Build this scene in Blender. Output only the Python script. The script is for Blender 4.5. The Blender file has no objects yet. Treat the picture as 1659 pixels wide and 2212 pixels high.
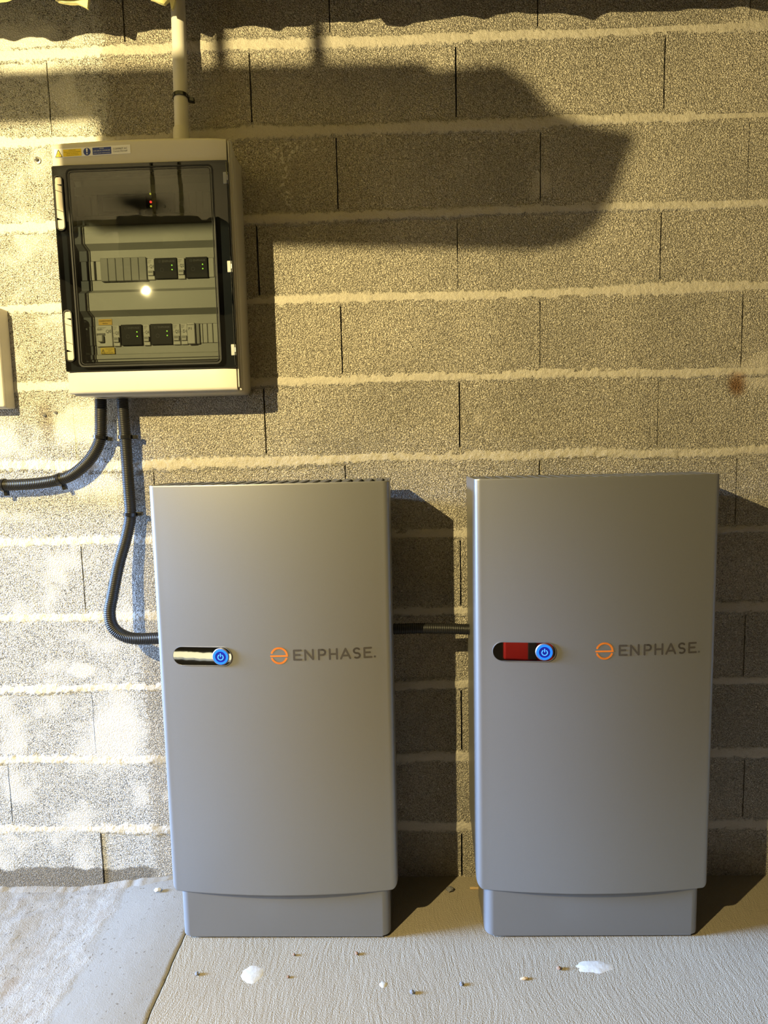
import bpy, bmesh, math, random
from mathutils import Vector, Matrix, noise

random.seed(7)
scene = bpy.context.scene
C = scene.collection
PI = math.pi

# ------------------------------------------------------------------ camera
cam_data = bpy.data.cameras.new('camera')
cam = bpy.data.objects.new('camera', cam_data)
C.objects.link(cam)
CAM_POS = Vector((-0.1471, -1.6137, 1.1785))
PITCH, YAW, ROLL, FPX = -0.1016, 0.0269, 0.0225, 1348.4


def cam_matrix():
    rx = Matrix.Rotation(PITCH, 3, 'X')
    rz = Matrix.Rotation(YAW, 3, 'Z')
    ry = Matrix.Rotation(ROLL, 3, 'Y')
    r = rz @ rx @ ry                       # columns: right, forward, up
    right, fwd, up = r.col[0], r.col[1], r.col[2]
    m = Matrix((right, up, -fwd)).transposed().to_4x4()
    m.translation = CAM_POS
    return m


cam.matrix_world = cam_matrix()
cam_data.sensor_fit = 'HORIZONTAL'
cam_data.sensor_width = 36.0
cam_data.lens = FPX / 1659.0 * 36.0
cam_data.clip_start = 0.02
scene.camera = cam

# ------------------------------------------------------------------ world, lights, exposure
world = bpy.data.worlds.new('sky')
scene.world = world
world.use_nodes = True
wbg = world.node_tree.nodes['Background']
wbg.inputs[0].default_value = (0.62, 0.78, 1.0, 1)
wbg.inputs[1].default_value = 6.0

LAMP = Vector((-1.35, -1.72, 1.96))
lamp_data = bpy.data.lights.new('bulb_light', 'POINT')
lamp_data.energy = 365.0
lamp_data.color = (1.0, 0.80, 0.36)
lamp_data.shadow_soft_size = 0.011
lamp = bpy.data.objects.new('bulb_light', lamp_data)
lamp.location = LAMP
C.objects.link(lamp)

# daylight slanting in under the raised garage door in the left wall
day_data = bpy.data.lights.new('daylight', 'SUN')
day_data.energy = 29.0
day_data.angle = math.radians(14)
day_data.color = (0.30, 0.52, 1.0)
day = bpy.data.objects.new('daylight', day_data)
day.rotation_euler = Vector((1.0, 0.09, -0.225)).to_track_quat('-Z', 'Y').to_euler()
day.location = (-3.4, -1.4, 2.2)
C.objects.link(day)

scene.cycles.adaptive_threshold = 0.06
scene.cycles.use_denoising = True
scene.cycles.max_bounces = 5
scene.cycles.diffuse_bounces = 3
scene.cycles.glossy_bounces = 3
scene.cycles.transparent_max_bounces = 8
scene.cycles.caustics_reflective = False
scene.cycles.caustics_refractive = False

scene.view_settings.view_transform = 'Standard'
scene.view_settings.look = 'None'
scene.view_settings.exposure = 0.0
scene.view_settings.gamma = 1.0
scene.view_settings.use_curve_mapping = False

# ------------------------------------------------------------------ helpers
ORIGIN = {}


def obj(name, bm, mat=None, parent=None, smooth=None):
    """link a bmesh given in world coordinates (or in the parent's frame if the parent is local)"""
    me = bpy.data.meshes.new(name)
    if parent is not None and parent.name in ORIGIN:
        bmesh.ops.translate(bm, verts=bm.verts, vec=-ORIGIN[parent.name])
    bmesh.ops.recalc_face_normals(bm, faces=bm.faces)
    bm.to_mesh(me)
    bm.free()
    o = bpy.data.objects.new(name, me)
    C.objects.link(o)
    if mat:
        me.materials.append(mat)
    if parent is not None:
        o.parent = parent
        if parent.name in ORIGIN:
            ORIGIN[o.name] = ORIGIN[parent.name]
    if smooth is not None:
        for p in me.polygons:
            p.use_smooth = True
        if smooth < 179:
            try:
                me.set_sharp_from_angle(angle=math.radians(smooth))
            except Exception:
                pass
    return o


def thing(name, label, cat, loc=(0, 0, 0), group=None, local=False):
    o = bpy.data.objects.new(name, None)
    o.empty_display_size = 0.05
    C.objects.link(o)
    o.location = loc
    if not local:
        ORIGIN[o.name] = Vector(loc)
    return tag(o, label, cat, group)


def tag(o, label, cat, group=None):
    o['label'] = label
    o['category'] = cat
    if group:
        o['group'] = group
    return o


def struct(o):
    o['kind'] = 'structure'
    return o


def new():
    return bmesh.new()


def bx(bm, x0, x1, y0, y1, z0, z1, bev=0.0, seg=2):
    r = bmesh.ops.create_cube(bm, size=1.0)
    vs = r['verts']
    for v in vs:
        v.co = Vector((x0 + (v.co.x + .5) * (x1 - x0), y0 + (v.co.y + .5) * (y1 - y0), z0 + (v.co.z + .5) * (z1 - z0)))
    if bev > 0:
        es = list({e for v in vs for e in v.link_edges})
        bmesh.ops.bevel(bm, geom=es, offset=bev, segments=seg, affect='EDGES', profile=.5)
    return bm


def prism(bm, poly, y0, y1):
    """polygon in (x, z), front at y0 (towards the camera), back at y1"""
    a = [bm.verts.new((x, y0, z)) for x, z in poly]
    b = [bm.verts.new((x, y1, z)) for x, z in poly]
    n = len(poly)
    bm.faces.new(a)
    bm.faces.new(b[::-1])
    for i in range(n):
        bm.faces.new((a[i], b[i], b[(i + 1) % n], a[(i + 1) % n]))
    return bm


def ring_prism(bm, outer, inner, y0, y1):
    n = len(outer)
    vo0 = [bm.verts.new((x, y0, z)) for x, z in outer]
    vi0 = [bm.verts.new((x, y0, z)) for x, z in inner]
    vo1 = [bm.verts.new((x, y1, z)) for x, z in outer]
    vi1 = [bm.verts.new((x, y1, z)) for x, z in inner]
    for i in range(n):
        j = (i + 1) % n
        bm.faces.new((vo0[i], vo0[j], vi0[j], vi0[i]))
        bm.faces.new((vo1[j], vo1[i], vi1[i], vi1[j]))
        bm.faces.new((vo0[j], vo0[i], vo1[i], vo1[j]))
        bm.faces.new((vi0[i], vi0[j], vi1[j], vi1[i]))
    return bm


def rrect(x0, x1, z0, z1, r, n=6):
    pts = []
    for cx, cz, a0 in ((x1 - r, z1 - r, 0), (x0 + r, z1 - r, 90), (x0 + r, z0 + r, 180), (x1 - r, z0 + r, 270)):
        for i in range(n + 1):
            a = math.radians(a0 + 90.0 * i / n)
            pts.append((cx + r * math.cos(a), cz + r * math.sin(a)))
    return pts


def circle(cx, cz, r, n=20):
    return [(cx + r * math.cos(2 * PI * i / n), cz + r * math.sin(2 * PI * i / n)) for i in range(n)]


def catmull(pts, step):
    pts = [Vector(p) for p in pts]
    P = [pts[0] * 2 - pts[1]] + pts + [pts[-1] * 2 - pts[-2]]
    dense = []
    for i in range(1, len(P) - 2):
        for k in range(24):
            t = k / 24
            a, b, c, d = P[i - 1], P[i], P[i + 1], P[i + 2]
            dense.append(.5 * ((2 * b) + (c - a) * t + (2 * a - 5 * b + 4 * c - d) * t * t + (3 * b - a - 3 * c + d) * t ** 3))
    dense.append(P[-2])
    out = [dense[0]]
    acc = 0
    for i in range(1, len(dense)):
        seg = (dense[i] - dense[i - 1]).length
        if seg == 0:
            continue
        pos = 0
        while acc + (seg - pos) >= step:
            pos += step - acc
            out.append(dense[i - 1].lerp(dense[i], pos / seg))
            acc = 0
        acc += seg - pos
    return out


def sweep(bm, path, radii, n=16, caps=True):
    m = len(path)
    prev = None
    rings = []
    nrm = None
    for i, p in enumerate(path):
        t = (path[min(i + 1, m - 1)] - path[max(i - 1, 0)]).normalized()
        if nrm is None:
            nrm = t.orthogonal().normalized()
        nrm = (nrm - t * nrm.dot(t)).normalized()
        bn = t.cross(nrm)
        rr = radii[i] if hasattr(radii, '__len__') else radii
        ring = [bm.verts.new(p + (nrm * math.cos(2 * PI * k / n) + bn * math.sin(2 * PI * k / n)) * rr) for k in range(n)]
        if prev:
            for k in range(n):
                bm.faces.new((prev[k], prev[(k + 1) % n], ring[(k + 1) % n], ring[k]))
        prev = ring
        rings.append(ring)
    if caps:
        bm.faces.new(rings[0][::-1])
        bm.faces.new(rings[-1])
    return bm


def lathe_y(bm, cx, cz, prof, n=20):
    """revolve (radius, y) about an axis along y"""
    rings = []
    for r, y in prof:
        rings.append([bm.verts.new((cx + r * math.cos(2 * PI * k / n), y, cz + r * math.sin(2 * PI * k / n))) for k in range(n)])
    for a, b in zip(rings, rings[1:]):
        for k in range(n):
            bm.faces.new((a[k], a[(k + 1) % n], b[(k + 1) % n], b[k]))
    bm.faces.new(rings[0])
    bm.faces.new(rings[-1][::-1])
    return bm


def stroke(bm, pts, w, y, n=10):
    """flat stroke with round ends in the x-z plane"""
    for (x0, z0), (x1, z1) in zip(pts, pts[1:]):
        d = Vector((x1 - x0, z1 - z0))
        if d.length < 1e-9:
            continue
        q = Vector((-d.y, d.x)).normalized() * w / 2
        vs = [bm.verts.new(c) for c in ((x0 + q.x, y, z0 + q.y), (x0 - q.x, y, z0 - q.y), (x1 - q.x, y, z1 - q.y), (x1 + q.x, y, z1 + q.y))]
        bm.faces.new(vs)
    for x, z in pts:
        bm.faces.new([bm.verts.new((x + w / 2 * math.cos(2 * PI * k / n), y, z + w / 2 * math.sin(2 * PI * k / n))) for k in range(n)])


def arc(cx, cz, r, a0, a1, n=14, rz=None):
    rz = rz or r
    return [(cx + r * math.cos(math.radians(a0 + (a1 - a0) * i / n)), cz + rz * math.sin(math.radians(a0 + (a1 - a0) * i / n))) for i in range(n + 1)]


def text_bm(body, x, z, h, y, width=None, align='LEFT'):
    """print as flat mesh in the x-z plane; h is the capital height, x the left edge (or centre)"""
    cu = bpy.data.curves.new('t', 'FONT')
    cu.body = body
    cu.size = 1.0
    cu.resolution_u = 3
    o = bpy.data.objects.new('t', cu)
    C.objects.link(o)
    bpy.context.view_layer.update()
    me = bpy.data.meshes.new_from_object(o.evaluated_get(bpy.context.evaluated_depsgraph_get()))
    bm = new()
    bm.from_mesh(me)
    bpy.data.objects.remove(o)
    bpy.data.curves.remove(cu)
    bpy.data.meshes.remove(me)
    xs = [v.co.x for v in bm.verts]
    w = max(xs) - min(xs)
    s = h / 0.73
    sx = (width / w) if width else s
    x0 = x - (w * sx / 2 if align == 'CENTER' else 0)
    mn = min(xs)
    for v in bm.verts:
        v.co = Vector((x0 + (v.co.x - mn) * sx, y, z + v.co.y * s))
    return bm


def merge(*bms):
    out = bms[0]
    for b in bms[1:]:
        me = bpy.data.meshes.new('m')
        b.to_mesh(me)
        b.free()
        out.from_mesh(me)
        bpy.data.meshes.remove(me)
    return out


# ------------------------------------------------------------------ materials
def mat(name, col, rough=.5, metal=0.0, emis=None, estr=0.0, spec=None, coat=0.0):
    m = bpy.data.materials.new(name)
    m.use_nodes = True
    b = m.node_tree.nodes['Principled BSDF']
    b.inputs['Base Color'].default_value = (*col, 1)
    b.inputs['Roughness'].default_value = rough
    b.inputs['Metallic'].default_value = metal
    if spec is not None:
        b.inputs['Specular IOR Level'].default_value = spec
    if coat:
        b.inputs['Coat Weight'].default_value = coat
    if emis:
        b.inputs['Emission Color'].default_value = (*emis, 1)
        b.inputs['Emission Strength'].default_value = estr
    return m


class NG:
    """small node-graph helper"""

    def __init__(self, m):
        self.t = m.node_tree
        self.b = self.t.nodes['Principled BSDF']

    def n(self, typ, **kw):
        nd = self.t.nodes.new(typ)
        for k, v in kw.items():
            setattr(nd, k, v)
        return nd

    def link(self, a, b):
        self.t.links.new(a, b)

    def math(self, op, a, b=None, c=None, clamp=False):
        nd = self.n('ShaderNodeMath', operation=op)
        nd.use_clamp = clamp
        for i, v in enumerate((a, b, c)):
            if v is None:
                continue
            if isinstance(v, (int, float)):
                nd.inputs[i].default_value = v
            else:
                self.link(v, nd.inputs[i])
        return nd.outputs[0]

    def smooth(self, v, lo, hi):
        nd = self.n('ShaderNodeMapRange', interpolation_type='SMOOTHSTEP')
        self.link(v, nd.inputs['Value'])
        nd.inputs['From Min'].default_value = lo
        nd.inputs['From Max'].default_value = hi
        return nd.outputs[0]

    def mix(self, f, a, b):
        nd = self.n('ShaderNodeMix', data_type='RGBA')
        if isinstance(f, (int, float)):
            nd.inputs[0].default_value = f
        else:
            self.link(f, nd.inputs[0])
        for i, v in ((6, a), (7, b)):
            if isinstance(v, tuple):
                nd.inputs[i].default_value = (*v, 1) if len(v) == 3 else v
            else:
                self.link(v, nd.inputs[i])
        return nd.outputs[2]

    def noise(self, vec, scale, detail=2.0, rough=.5):
        nd = self.n('ShaderNodeTexNoise')
        nd.inputs['Scale'].default_value = scale
        nd.inputs['Detail'].default_value = detail
        nd.inputs['Roughness'].default_value = rough
        self.link(vec, nd.inputs['Vector'])
        return nd.outputs[0]

    def vor(self, vec, scale, feature='F1'):
        nd = self.n('ShaderNodeTexVoronoi', feature=feature)
        nd.inputs['Scale'].default_value = scale
        self.link(vec, nd.inputs['Vector'])
        return nd

    def bump(self, h, strength, dist):
        nd = self.n('ShaderNodeBump')
        nd.inputs['Strength'].default_value = strength
        nd.inputs['Distance'].default_value = dist
        self.link(h, nd.inputs['Height'])
        self.link(nd.outputs[0], self.b.inputs['Normal'])
        return nd


def blob(g, x, z, cx, cz, rx, rz, wob, soft=.35):
    """soft-edged stain of its own shape on the wall: 1 inside"""
    dx = g.math('DIVIDE', g.math('SUBTRACT', x, cx), rx)
    dz = g.math('DIVIDE', g.math('SUBTRACT', z, cz), rz)
    d = g.math('SQRT', g.math('ADD', g.math('MULTIPLY', dx, dx), g.math('MULTIPLY', dz, dz)))
    d = g.math('ADD', d, wob)
    return g.math('SUBTRACT', 1.0, g.smooth(d, 1.0 - soft, 1.0 + soft))


def wall_material(name, mortar=False):
    m = mat(name, (.4, .38, .34), .95, spec=.15)
    g = NG(m)
    geo = g.n('ShaderNodeNewGeometry')
    P = geo.outputs['Position']
    sep = g.n('ShaderNodeSeparateXYZ')
    g.link(P, sep.inputs[0])
    X, Z = sep.outputs[0], sep.outputs[2]
    n_low = g.noise(P, 3.2, 2)
    n_mid = g.noise(P, 14, 2)
    n_fine = g.noise(P, 90, 1)
    wobble = g.math('MULTIPLY', g.math('SUBTRACT', n_mid, .5), 1.6)
    # whitewash left of an old partition line, stopping just above the floor
    edge = g.math('ADD', X, g.math('MULTIPLY', g.math('SUBTRACT', n_fine, .5), .05))
    washx = g.math('SUBTRACT', 1.0, g.smooth(edge, -.865, -.835))
    zed = g.math('ADD', Z, g.math('MULTIPLY', g.math('SUBTRACT', n_mid, .5), .05))
    wash = g.math('MULTIPLY', washx, g.smooth(zed, .026, .034))
    # grain of the blocks
    warp = g.n('ShaderNodeVectorMath', operation='ADD')
    nz = g.n('ShaderNodeTexNoise')
    nz.inputs['Scale'].default_value = 180
    nz.inputs['Detail'].default_value = 1
    g.link(P, nz.inputs['Vector'])
    sc = g.n('ShaderNodeVectorMath', operation='SCALE')
    g.link(nz.outputs['Color'], sc.inputs[0])
    sc.inputs['Scale'].default_value = .0065
    g.link(P, warp.inputs[0])
    g.link(sc.outputs[0], warp.inputs[1])
    W = warp.outputs[0]
    if mortar:
        at = g.n('ShaderNodeAttribute', attribute_name='feather')
        ed = g.smooth(g.math('ADD', at.outputs['Fac'], g.math('MULTIPLY', g.math('SUBTRACT', n_fine, .5), 1.1)), .45, .95)
        v1 = g.vor(W, 295, 'F1')
        F = v1.outputs['Distance']
        sq = g.math('ABSOLUTE', g.math('SUBTRACT', g.noise(P, 212, 2, .55), .5))
        cre = g.math('MULTIPLY', g.math('SUBTRACT', 1.0, g.smooth(sq, .012, .055)), g.smooth(F, .34, .58))
        hb = g.math('SUBTRACT', g.math('MULTIPLY', g.smooth(F, .30, .80), -.75), cre)
        h = g.math('ADD', g.math('MULTIPLY', g.noise(P, 75, 3, .65), .9), g.math('MULTIPLY', hb, g.math('ADD', .06, g.math('MULTIPLY', ed, .94))))
        raw = g.mix(n_mid, (.40, .365, .305), (.50, .46, .395))
        raw = g.mix(g.math('MULTIPLY', ed, .8), raw, (.42, .39, .335))
        raw = g.mix(g.math('MULTIPLY', g.math('MULTIPLY', cre, ed), .7), raw, (.17, .15, .12))  # shade of the crevices painted in along the feathered mortar edge
        washed = g.mix(g.math('MULTIPLY', g.math('MULTIPLY', g.smooth(cre, .35, .8), ed), .9), (.66, .635, .58), (.10, .092, .08))
        col = g.mix(wash, raw, washed)
        rust = blob(g, X, Z, .701, 1.315, .028, .028, wobble, .5)
        col = g.mix(g.math('MULTIPLY', rust, .8), col, (.20, .085, .02))
        bstr, bdist = 1.0, .0044
    else:
        v1 = g.vor(W, 295, 'F1')
        F = v1.outputs['Distance']
        patch = g.noise(P, 7, 2, .6)
        # places where mortar was smeared over the pores
        smear = g.smooth(patch, .70, .76)
        for (cx, cz, rx, rz) in ((-.97, 1.26, .075, .06), (-.93, .42, .085, .11), (.78, 1.355, .09, .045), (-1.05, 2.17, .09, .07), (-1.02, .60, .05, .02)):
            smear = g.math('MAXIMUM', smear, blob(g, X, Z, cx, cz, rx, rz, wobble))
        fillw = g.math('MAXIMUM', g.math('MULTIPLY', g.smooth(patch, .47, .66), g.math('MULTIPLY', wash, .82)), g.math('MULTIPLY', smear, .95))
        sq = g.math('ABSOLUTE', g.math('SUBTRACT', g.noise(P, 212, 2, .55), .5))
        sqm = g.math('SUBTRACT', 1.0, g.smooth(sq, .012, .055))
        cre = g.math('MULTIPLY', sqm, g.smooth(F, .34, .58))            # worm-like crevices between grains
        openp = g.math('MULTIPLY', cre, g.math('SUBTRACT', 1.0, fillw))
        soft = g.math('SUBTRACT', 1.0, g.math('MULTIPLY', fillw, .85))
        h = g.math('SUBTRACT', g.math('MULTIPLY', g.smooth(F, .30, .80), -.75), g.math('MULTIPLY', cre, 1.0))
        h = g.math('MULTIPLY', h, soft)
        # aggregate colour, with crevice shade painted into the base colour
        sc_ = g.n('ShaderNodeSeparateColor')
        g.link(v1.outputs['Color'], sc_.inputs[0])
        agg = g.mix(sc_.outputs[0], (.46, .43, .375), (.62, .58, .51))
        agg = g.mix(g.smooth(sc_.outputs[1], .97, .98), agg, (.74, .71, .66))
        tone = g.mix(g.smooth(n_low, .35, .68), (.84, .82, .78), (1.06, 1.03, .98))
        mul = g.n('ShaderNodeMix', data_type='RGBA', blend_type='MULTIPLY')
        mul.inputs[0].default_value = 1
        g.link(agg, mul.inputs[6])
        g.link(tone, mul.inputs[7])
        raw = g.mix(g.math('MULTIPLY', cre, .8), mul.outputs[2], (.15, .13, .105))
        raw = g.mix(g.math('MULTIPLY', smear, .7), raw, (.46, .42, .36))
        paint = g.mix(n_mid, (.66, .635, .58), (.75, .725, .67))
        bare = (.10, .092, .08)
        # the paint sits on the grains; the open pores stayed bare
        washed = g.mix(g.math('MULTIPLY', g.smooth(g.math('MULTIPLY', openp, g.smooth(n_fine, .36, .52)), .28, .70), .93), paint, bare)
        base_dirt = g.math('MULTIPLY', washx, g.math('SUBTRACT', 1.0, g.smooth(zed, .026, .034)))
        raw = g.mix(g.math('MULTIPLY', base_dirt, .75), raw, (.23, .20, .155))
        col = g.mix(wash, raw, washed)
        # rust spot, brown damp, lime bloom
        rust = blob(g, X, Z, .701, 1.315, .022, .024, wobble, .6)
        col = g.mix(g.math('MULTIPLY', rust, .85), col, (.20, .085, .02))
        damp = blob(g, X, Z, -1.062, 1.27, .02, .045, wobble, .6)
        col = g.mix(g.math('MULTIPLY', damp, .5), col, (.26, .20, .12))
        lime = g.math('MAXIMUM', blob(g, X, Z, -.412, 1.815, .012, .028, wobble, .7), blob(g, X, Z, -.392, 1.915, .05, .018, g.math('MULTIPLY', wobble, 1.6), .7))
        lime = g.math('MAXIMUM', lime, blob(g, X, Z, -.415, 1.86, .014, .05, g.math('MULTIPLY', wobble, 2.0), .6))
        lime = g.math('MULTIPLY', lime, g.smooth(g.noise(P, 110, 1), .5, .62))
        col = g.mix(lime, col, (.80, .76, .68))
        bstr, bdist = 1.0, .0048
    g.link(col, g.b.inputs['Base Color'])
    g.bump(h, bstr, bdist)
    return m


def floor_material(name, kind):
    m = mat(name, (.4, .38, .35), .9, spec=.2)
    g = NG(m)
    geo = g.n('ShaderNodeNewGeometry')
    P = geo.outputs['Position']
    n1 = g.noise(P, 5, 3, .6)
    n2 = g.noise(P, 42, 2, .6)
    n3 = g.noise(P, 340, 2, .6)
    if kind == 'brushed':
        # broom strokes: noise stretched along a slowly turning direction
        mp = g.n('ShaderNodeMapping')
        mp.inputs['Rotation'].default_value = (0, 0, -.5)
        mp.inputs['Scale'].default_value = (150, 26, 30)
        wob = g.n('ShaderNodeTexNoise')
        wob.inputs['Scale'].default_value = 3.5
        wob.inputs['Detail'].default_value = 1
        g.link(P, wob.inputs['Vector'])
        sc = g.n('ShaderNodeVectorMath', operation='SCALE')
        sc.inputs['Scale'].default_value = .16
        g.link(wob.outputs['Color'], sc.inputs[0])
        ad = g.n('ShaderNodeVectorMath', operation='ADD')
        g.link(P, ad.inputs[0])
        g.link(sc.outputs[0], ad.inputs[1])
        g.link(ad.outputs[0], mp.inputs[0])
        st = g.noise(mp.outputs[0], 1.0, 1)
        h = g.math('ADD', g.math('MULTIPLY', n3, 1.0), g.math('MULTIPLY', st, .55))
        col = g.mix(n1, (.235, .20, .145), (.30, .26, .195))
        col = g.mix(g.smooth(n3, .58, .75), col, (.37, .33, .26))
        g.bump(h, 1.0, .0025)
    else:
        sep = g.n('ShaderNodeSeparateXYZ')
        g.link(P, sep.inputs[0])
        rough = g.math('SUBTRACT', 1.0, g.smooth(g.math('ADD', sep.outputs[0], g.math('MULTIPLY', g.math('SUBTRACT', g.noise(P, 12, 3), .5), .09)), -.935, -.905))
        h = g.math('MULTIPLY', n3, g.math('ADD', .35, g.math('MULTIPLY', rough, .5)))
        h = g.math('ADD', h, g.math('MULTIPLY', n2, g.math('ADD', .3, rough)))
        smooth_c = g.mix(n1, (.19, .175, .15), (.23, .215, .185))
        rough_c = g.mix(n2, (.19, .17, .14), (.29, .265, .225))
        col = g.mix(rough, smooth_c, rough_c)
        pits = g.smooth(g.noise(P, 115, 1), .69, .73)
        col = g.mix(pits, col, (.13, .11, .085))
        dirt = g.math('MULTIPLY', g.smooth(g.noise(P, 9, 3), .62, .72), g.math('MULTIPLY', rough, .5))
        col = g.mix(dirt, col, (.18, .13, .08))
        g.bump(h, .8, .0024)
    g.link(col, g.b.inputs['Base Color'])
    return m


M = {}
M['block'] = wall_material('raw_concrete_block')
M['mortar'] = wall_material('mortar', True)
M['recess'] = mat('joint_recess', (.05, .045, .04), .95)
M['floor'] = floor_material('brushed_concrete', 'brushed')
M['floor_side'] = floor_material('side_screed', 'side')
M['plaster'] = mat('room_plaster', (.13, .12, .11), .95)
M['ceilm'] = mat('ceiling_board', (.035, .032, .03), .95)


def noisy(name, c1, c2, scale, rough, metal=0.0, bump=0.0, bscale=None, spec=None):
    m = mat(name, c1, rough, metal, spec=spec)
    g = NG(m)
    tc = g.n('ShaderNodeTexCoord')
    f = g.noise(tc.outputs['Object'], scale, 3)
    g.link(g.mix(f, c1, c2), g.b.inputs['Base Color'])
    if bump:
        g.bump(g.noise(tc.outputs['Object'], bscale or scale * 2, 2), bump, .0006)
    return m


M['silver'] = noisy('silver_paint', (.25, .248, .243), (.275, .272, .267), 900, .38, .65, .04, 1600)
M['pedestal'] = noisy('silver_paint_base', (.20, .198, .195), (.22, .218, .215), 900, .42, .5, .04, 1600)
M['chassis'] = noisy('grey_cast_housing', (.20, .20, .20), (.25, .25, .25), 60, .5, .4)
M['grille'] = noisy('grey_grille_plastic', (.085, .085, .085), (.105, .105, .10), 90, .55)
M['black'] = noisy('black_plastic', (.012, .012, .012), (.02, .02, .02), 80, .4)
M['blackgl'] = noisy('black_gloss_plastic', (.008, .008, .009), (.014, .014, .015), 30, .18)
M['hose'] = noisy('black_corrugated_plastic', (.008, .008, .008), (.013, .012, .012), 50, .42, spec=.35)
M['rubber'] = noisy('black_rubber', (.01, .01, .01), (.02, .02, .02), 60, .8)
M['mirror'] = noisy('chrome_mirror', (.80, .80, .80), (.84, .84, .84), 3, .02, 1.0)
M['orange'] = noisy('orange_print', (.58, .15, .012), (.63, .17, .014), 200, .5)
M['charcoal'] = noisy('charcoal_print', (.045, .038, .03), (.055, .046, .037), 200, .5)
M['blue_ring'] = mat('blue_lit_ring', (.01, .10, .7), .35, emis=(.005, .13, 1.0), estr=1.1)
M['blue_deep'] = mat('blue_button_face', (.004, .012, .16), .3, emis=(.002, .008, .22), estr=.5)
M['blue_light'] = mat('blue_lit_icon', (.05, .25, .9), .35, emis=(.05, .27, 1.0), estr=1.2)
M['cream'] = noisy('cream_plastic', (.53, .50, .43), (.56, .53, .46), 12, .4)
M['cream_base'] = noisy('cream_plastic_housing', (.50, .465, .39), (.53, .495, .42), 12, .45)
M['latch'] = noisy('tan_latch_plastic', (.40, .35, .27), (.43, .38, .30), 12, .5)
M['pvc'] = noisy('pale_pvc', (.56, .535, .48), (.60, .575, .52), 10, .38)
M['plate'] = noisy('grey_front_plate', (.40, .405, .39), (.44, .445, .43), 25, .45)
M['blank'] = noisy('grey_blank_module', (.45, .455, .44), (.50, .505, .49), 25, .42)
M['module'] = noisy('mid_grey_module', (.27, .275, .265), (.31, .315, .305), 40, .5)
M['breaker'] = noisy('white_breaker', (.62, .62, .60), (.68, .68, .66), 30, .45)
M['lever'] = noisy('pale_grey_lever', (.48, .48, .47), (.54, .54, .53), 30, .4)
M['relay'] = noisy('dark_relay', (.014, .014, .014), (.02, .02, .019), 30, .55, spec=.2)
M['green_dark'] = noisy('dark_green_module', (.01, .035, .02), (.02, .055, .03), 40, .4)
M['screen'] = noisy('grey_display', (.16, .16, .145), (.20, .20, .185), 30, .35)
M['yellow'] = noisy('yellow_label', (.85, .62, .03), (.90, .66, .04), 40, .5)
M['amber'] = noisy('amber_label', (.75, .47, .03), (.80, .50, .04), 40, .5)
M['white'] = noisy('white_label', (.80, .79, .77), (.84, .83, .81), 40, .5)
M['blue'] = noisy('blue_label', (.012, .035, .22), (.016, .042, .25), 40, .5)
M['ink'] = mat('black_ink', (.01, .01, .01), .6)
M['inkw'] = mat('white_ink', (.8, .8, .8), .6)
M['inkg'] = mat('grey_ink', (.16, .16, .15), .6)
M['led_g'] = mat('led_green', (.3, .8, .05), .4, emis=(.45, 1.0, .06), estr=1.6)
M['led_y'] = mat('led_yellow', (.6, .6, .05), .4, emis=(.75, .75, .05), estr=1.3)
M['led_r'] = mat('led_red', (.9, .05, .03), .4, emis=(1.0, .03, .02), estr=5.0)
M['steel'] = noisy('zinc_steel', (.20, .20, .21), (.27, .27, .28), 120, .45, .8)
M['foam'] = noisy('yellow_foam', (.62, .56, .24), (.74, .68, .34), 30, .9, 0, .8, 60)
M['redp'] = noisy('red_plastic', (.34, .012, .012), (.40, .02, .016), 12, .4)
M['opener'] = noisy('dark_grey_casing', (.035, .035, .04), (.05, .05, .055), 12, .5)
M['polyst'] = noisy('daylight_tinted_board', (.50, .58, .74), (.56, .64, .80), 20, .9)  # blue tint painted in for daylight that does not reach the strip
M['mat'] = noisy('black_mat', (.004, .004, .005), (.007, .007, .008), 40, .9, spec=.05)
M['chalk'] = noisy('white_plaster_spot', (.36, .345, .31), (.48, .465, .42), 90, .95, 0, .9, 120)
M['stone'] = noisy('grey_grit', (.10, .10, .11), (.2, .19, .18), 200, .9)
M['rustbit'] = noisy('brown_grit', (.16, .09, .05), (.24, .14, .08), 200, .9)
M['wood'] = noisy('pale_wood_chip', (.42, .29, .15), (.52, .37, .20), 90, .8)
M['doorp'] = noisy('white_door_panel', (.55, .55, .54), (.6, .6, .59), 8, .5)


def glass_mat(name, tint, refl=1.0):
    m = bpy.data.materials.new(name)
    m.use_nodes = True
    t = m.node_tree
    for n in list(t.nodes):
        t.nodes.remove(n)
    out = t.nodes.new('ShaderNodeOutputMaterial')
    tr = t.nodes.new('ShaderNodeBsdfTransparent')
    tr.inputs[0].default_value = (*tint, 1)
    gl = t.nodes.new('ShaderNodeBsdfGlossy')
    gl.inputs['Color'].default_value = (refl, refl, refl, 1)
    gl.inputs['Roughness'].default_value = .015
    fr = t.nodes.new('ShaderNodeFresnel')
    fr.inputs[0].default_value = 1.5
    ns = t.nodes.new('ShaderNodeTexNoise')
    ns.inputs['Scale'].default_value = 14
    bp = t.nodes.new('ShaderNodeBump')
    bp.inputs['Strength'].default_value = .02
    bp.inputs['Distance'].default_value = .01
    tc = t.nodes.new('ShaderNodeTexCoord')
    t.links.new(tc.outputs['Object'], ns.inputs['Vector'])
    t.links.new(ns.outputs[0], bp.inputs['Height'])
    t.links.new(bp.outputs[0], gl.inputs['Normal'])
    mx = t.nodes.new('ShaderNodeMixShader')
    t.links.new(fr.outputs[0], mx.inputs[0])
    t.links.new(tr.outputs[0], mx.inputs[1])
    t.links.new(gl.outputs[0], mx.inputs[2])
    t.links.new(mx.outputs[0], out.inputs[0])
    return m


M['glass'] = glass_mat('smoked_pane', (.64, .65, .63))
M['glass_dark'] = glass_mat('smoked_door_border', (.34, .36, .38))

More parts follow.
